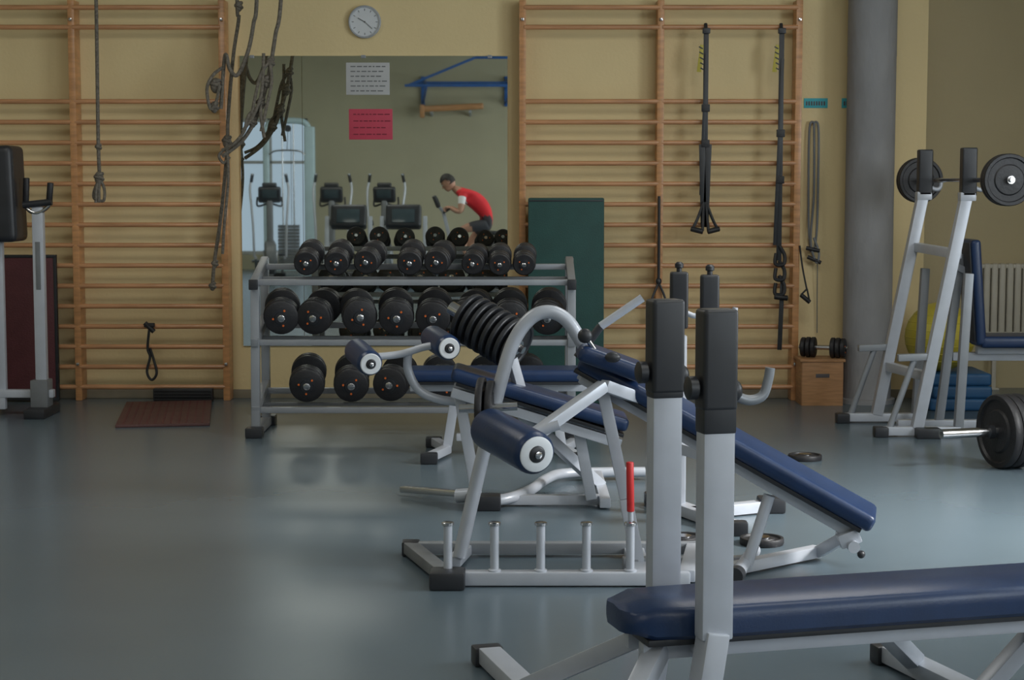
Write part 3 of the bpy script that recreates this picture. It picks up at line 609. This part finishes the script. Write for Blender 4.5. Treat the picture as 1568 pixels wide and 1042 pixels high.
s.box((-1.08,by,1.20),(0.06,0.20,0.18),M_black,0.02,(0,-0.4,0),3); s.box((-1.048,by,1.21),(0.006,0.14,0.11),M_scr,0.001,(0,-0.4,0)); s.beam((-0.97,by,1.04),(-1.07,by,1.16),0.04,0.04,M_steel)
s.tube([(-0.86,by-0.24,1.12),(-0.93,by-0.22,1.07),(-0.97,by-0.1,1.05),(-0.97,by+0.1,1.05),(-0.93,by+0.22,1.07),(-0.86,by+0.24,1.12)],0.015,M_rubber,10)
for sg,px,pz in ((1,-0.67,0.36),(-1,-0.53,0.16)):
    s.beam((-0.60,by+sg*0.07,0.26),(px,by+sg*0.07,pz),0.015,0.03,M_steel); s.box((px,by+sg*0.125,pz),(0.09,0.09,0.022),M_black,0.005)
s.obj('exercise_bike')

# ------------------------------------------------------------------ the cyclist
man = bpy.data.objects.new('cycling_man',None); scene.collection.objects.link(man)
nodes = {
 'pel':((-0.34,0,0.89),(0.14,0.13)),'waist':((-0.375,0,1.06),(0.13,0.13)),'chest':((-0.53,0,1.24),(0.16,0.145)),'upch':((-0.69,0,1.325),(0.13,0.098)),'neck':((-0.80,0,1.37),(0.054,0.054)),'head0':((-0.85,0,1.41),(0.052,0.052)),
}
for n,sg in (('L',1),('R',-1)):
    nodes['sh'+n]=((-0.70,sg*0.175,1.305),(0.07,0.07)); nodes['ua'+n]=((-0.715,sg*0.22,1.185),(0.053,0.053)); nodes['el'+n]=((-0.73,sg*0.25,1.05),(0.040,0.040)); nodes['fa'+n]=((-0.80,sg*0.24,1.07),(0.038,0.038)); nodes['wr'+n]=((-0.885,sg*0.232,1.125),(0.025,0.025))
    nodes['hip'+n]=((-0.36,sg*0.095,0.87),(0.095,0.095))
nodes.update({'thL':((-0.55,0.12,0.85),(0.082,0.082)),'knL':((-0.73,0.125,0.80),(0.058,0.058)),'cfL':((-0.70,0.125,0.66),(0.056,0.056)),'anL':((-0.655,0.125,0.44),(0.034,0.034)),
 'thR':((-0.48,-0.12,0.75),(0.082,0.082)),'knR':((-0.61,-0.125,0.60),(0.058,0.058)),'cfR':((-0.56,-0.125,0.46),(0.056,0.056)),'anR':((-0.475,-0.125,0.245),(0.034,0.034))})
order=list(nodes); idx={k:i for i,k in enumerate(order)}
bones=[('pel','waist','s'),('waist','chest','s'),('chest','upch','s'),('upch','neck','k'),('neck','head0','k')]
for n in 'LR': bones += [('upch','sh'+n,'s'),('sh'+n,'ua'+n,'w'),('ua'+n,'el'+n,'k'),('el'+n,'fa'+n,'k'),('fa'+n,'wr'+n,'k'),('pel','hip'+n,'d'),('hip'+n,'th'+n,'d'),('th'+n,'kn'+n,'k'),('kn'+n,'cf'+n,'k'),('cf'+n,'an'+n,'k')]
me=bpy.data.meshes.new('skel'); me.from_pydata([nodes[k][0] for k in order],[(idx[a],idx[b2]) for a,b2,_ in bones],[]); 
so=bpy.data.objects.new('skel',me); scene.collection.objects.link(so)
md=so.modifiers.new('sk','SKIN'); md.use_smooth_shade=True
sv=me.skin_vertices[0].data
for k in order: sv[idx[k]].radius=nodes[k][1]; sv[idx[k]].use_root=(k=='pel')
ms=so.modifiers.new('ss','SUBSURF'); ms.levels=2; ms.render_levels=2
dg=bpy.context.evaluated_depsgraph_get(); dg.update()
bm_=bpy.data.meshes.new_from_object(so.evaluated_get(dg)); bpy.data.objects.remove(so)
bm_.materials.clear()
for m in (M_shirt,M_wsl,M_skin,M_short): bm_.materials.append(m)
mi={'s':0,'w':1,'k':2,'d':3}
def dseg(p,a,b2):
    ab=b2-a; t_=max(0,min(1,(p-a).dot(ab)/ab.length_squared)); return (p-(a+ab*t_)).length
for p in bm_.polygons:
    best=min(bones,key=lambda q:dseg(p.center,Vector(nodes[q[0]][0]),Vector(nodes[q[1]][0]))/ (0.5*(nodes[q[0]][1][0]+nodes[q[1]][1][0]))**0.5)
    p.material_index=mi[best[2]]; p.use_smooth=True
bo=bpy.data.objects.new('body',bm_); scene.collection.objects.link(bo); bo.parent=man
t=B()
t.ball((0,0,0.0),(0.098,0.076,0.118),M_skin,seg=32); t.ball((-0.035,0,-0.06),(0.062,0.055,0.055),M_skin,seg=24); t.ball((-0.06,0,-0.095),(0.025,0.025,0.02),M_skin,seg=16)
t.lathe((-0.088,0,0.01),(-0.35,0,-1),[(0.007,0),(0.012,0.02),(0.017,0.04),(0.008,0.052)],M_skin,14)
for sg in (-1,1):
    t.ball((-0.082,sg*0.031,0.006),(0.012,0.014,0.010),M_white,seg=12); t.ball((-0.092,sg*0.031,0.006),(0.004,0.006,0.006),M_hair,seg=10); t.box((-0.09,sg*0.031,0.028),(0.012,0.034,0.006),M_hair,0.002)
    t.ball((0.008,sg*0.077,-0.005),(0.022,0.010,0.032),M_skin,seg=14); t.torus((0.008,sg*0.084,-0.003),(0,1,0.1),0.02,0.005,M_skin,14)
t.box((-0.088,0,-0.058),(0.010,0.042,0.007),M_pink,0.003)
HL=(-0.915,0,1.475); HR=(0,math.radians(-36),0)
t.obj('head',HL,0,man).rotation_euler=HR
t=B(); tm=bmesh.new(); bmesh.ops.create_uvsphere(tm,u_segments=32,v_segments=24,radius=1)
bmesh.ops.delete(tm,geom=[v for v in tm.verts if (v.co.z<0.28 and v.co.x<-0.1) or v.co.z<-0.45],context='VERTS')
bmesh.ops.scale(tm,vec=(0.108,0.087,0.126),verts=tm.verts); bmesh.ops.translate(tm,vec=(0.004,0,0.006),verts=tm.verts); t.add(tm,M_hair)
t.obj('hair',HL,0,man).rotation_euler=HR
for n,sg in (('left',1),('right',-1)):
    t=B(); w0=V(-0.885,sg*0.232,1.125)
    t.ball(w0+V(-0.03,0,-0.005),(0.045,0.038,0.018),M_skin,seg=16)
    for k in range(4):
        yy=sg*(0.232-0.03+0.02*k)*1.0; L=(0.9,1.0,0.95,0.75)[k]
        bx0=-0.945
        t.tube([(bx0+0.02,yy,1.125),(bx0-0.012*L,yy,1.118),(bx0-0.025*L,yy,1.095),(bx0-0.010,yy,1.068),(bx0+0.014,yy,1.066)],0.009,M_skin,8,5,[0.010,0.0095,0.009,0.008,0.006])
    t.tube([w0+V(-0.01,-sg*0.03,-0.005),w0+V(-0.035,-sg*0.045,-0.025),w0+V(-0.055,-sg*0.04,-0.05)],0.009,M_skin,8,5,[0.012,0.010,0.007])
    t.obj(n+'_hand',(0,0,0),0,man)
for n,sg,px,pz in (('left',1,-0.67,0.371),('right',-1,-0.53,0.171)):
    t=B(); t.box((px-0.02,sg*0.125,pz+0.03),(0.26,0.085,0.055),M_white,0.025,(0,0.05,0),3); t.box((px-0.02,sg*0.125,pz+0.008),(0.265,0.088,0.018),M_black,0.006,(0,0.05,0)); t.cyl((px+0.04,sg*0.125,pz+0.04),(px+0.04,sg*0.125,pz+0.10),0.038,M_wsl,0.034)
    t.obj(n+'_shoe',(0,0,0),0,man)
man.location=(0,-1.3,0)

s=B(); Y=-5.95
for x in (-1.5,-0.1): s.box((x,Y-0.02,3.0),(0.06,0.06,0.5),M_bluep,0.008); s.beam((x,Y,3.2),(x+0.1,Y+0.9,3.05),0.04,0.04,M_bluep); s.beam((x,Y,2.8),(x+0.1,Y+0.88,3.02),0.035,0.035,M_bluep)
s.beam((-1.75,Y+0.9,3.05),(0.35,Y+0.9,3.05),0.045,0.045,M_bluep); s.beam((-1.6,Y+0.45,3.12),(0.2,Y+0.45,3.12),0.04,0.04,M_bluep); s.beam((-1.7,Y+0.9,3.05),(-0.6,Y+0.9,3.5),0.04,0.04,M_bluep); s.beam((-0.6,Y+0.9,3.5),(0.3,Y+0.9,3.5),0.04,0.04,M_bluep)
s.obj('blue_wall_frame')
s=B(); s.box((-1.0,-5.75,2.72),(1.05,0.14,0.10),M_wood,0.03,(0,-0.05,0),3); s.box((-1.5,-5.75,2.66),(0.08,0.16,0.22),M_wood,0.02); 
for x in (-1.35,-0.7): s.beam((x,-6.0,2.6),(x,-5.72,2.66),0.04,0.04,M_steel)
s.obj('wall_mounted_wooden_beam')

# ------------------------------------------------------------------ camera
cam=bpy.data.cameras.new('camera'); co=bpy.data.objects.new('camera',cam); scene.collection.objects.link(co)
co.location=(0,0,1.47); co.rotation_euler=(math.radians(90-5.1),0,0); cam.lens=62.0; cam.sensor_width=36; cam.clip_start=0.05; cam.clip_end=100
scene.camera=co
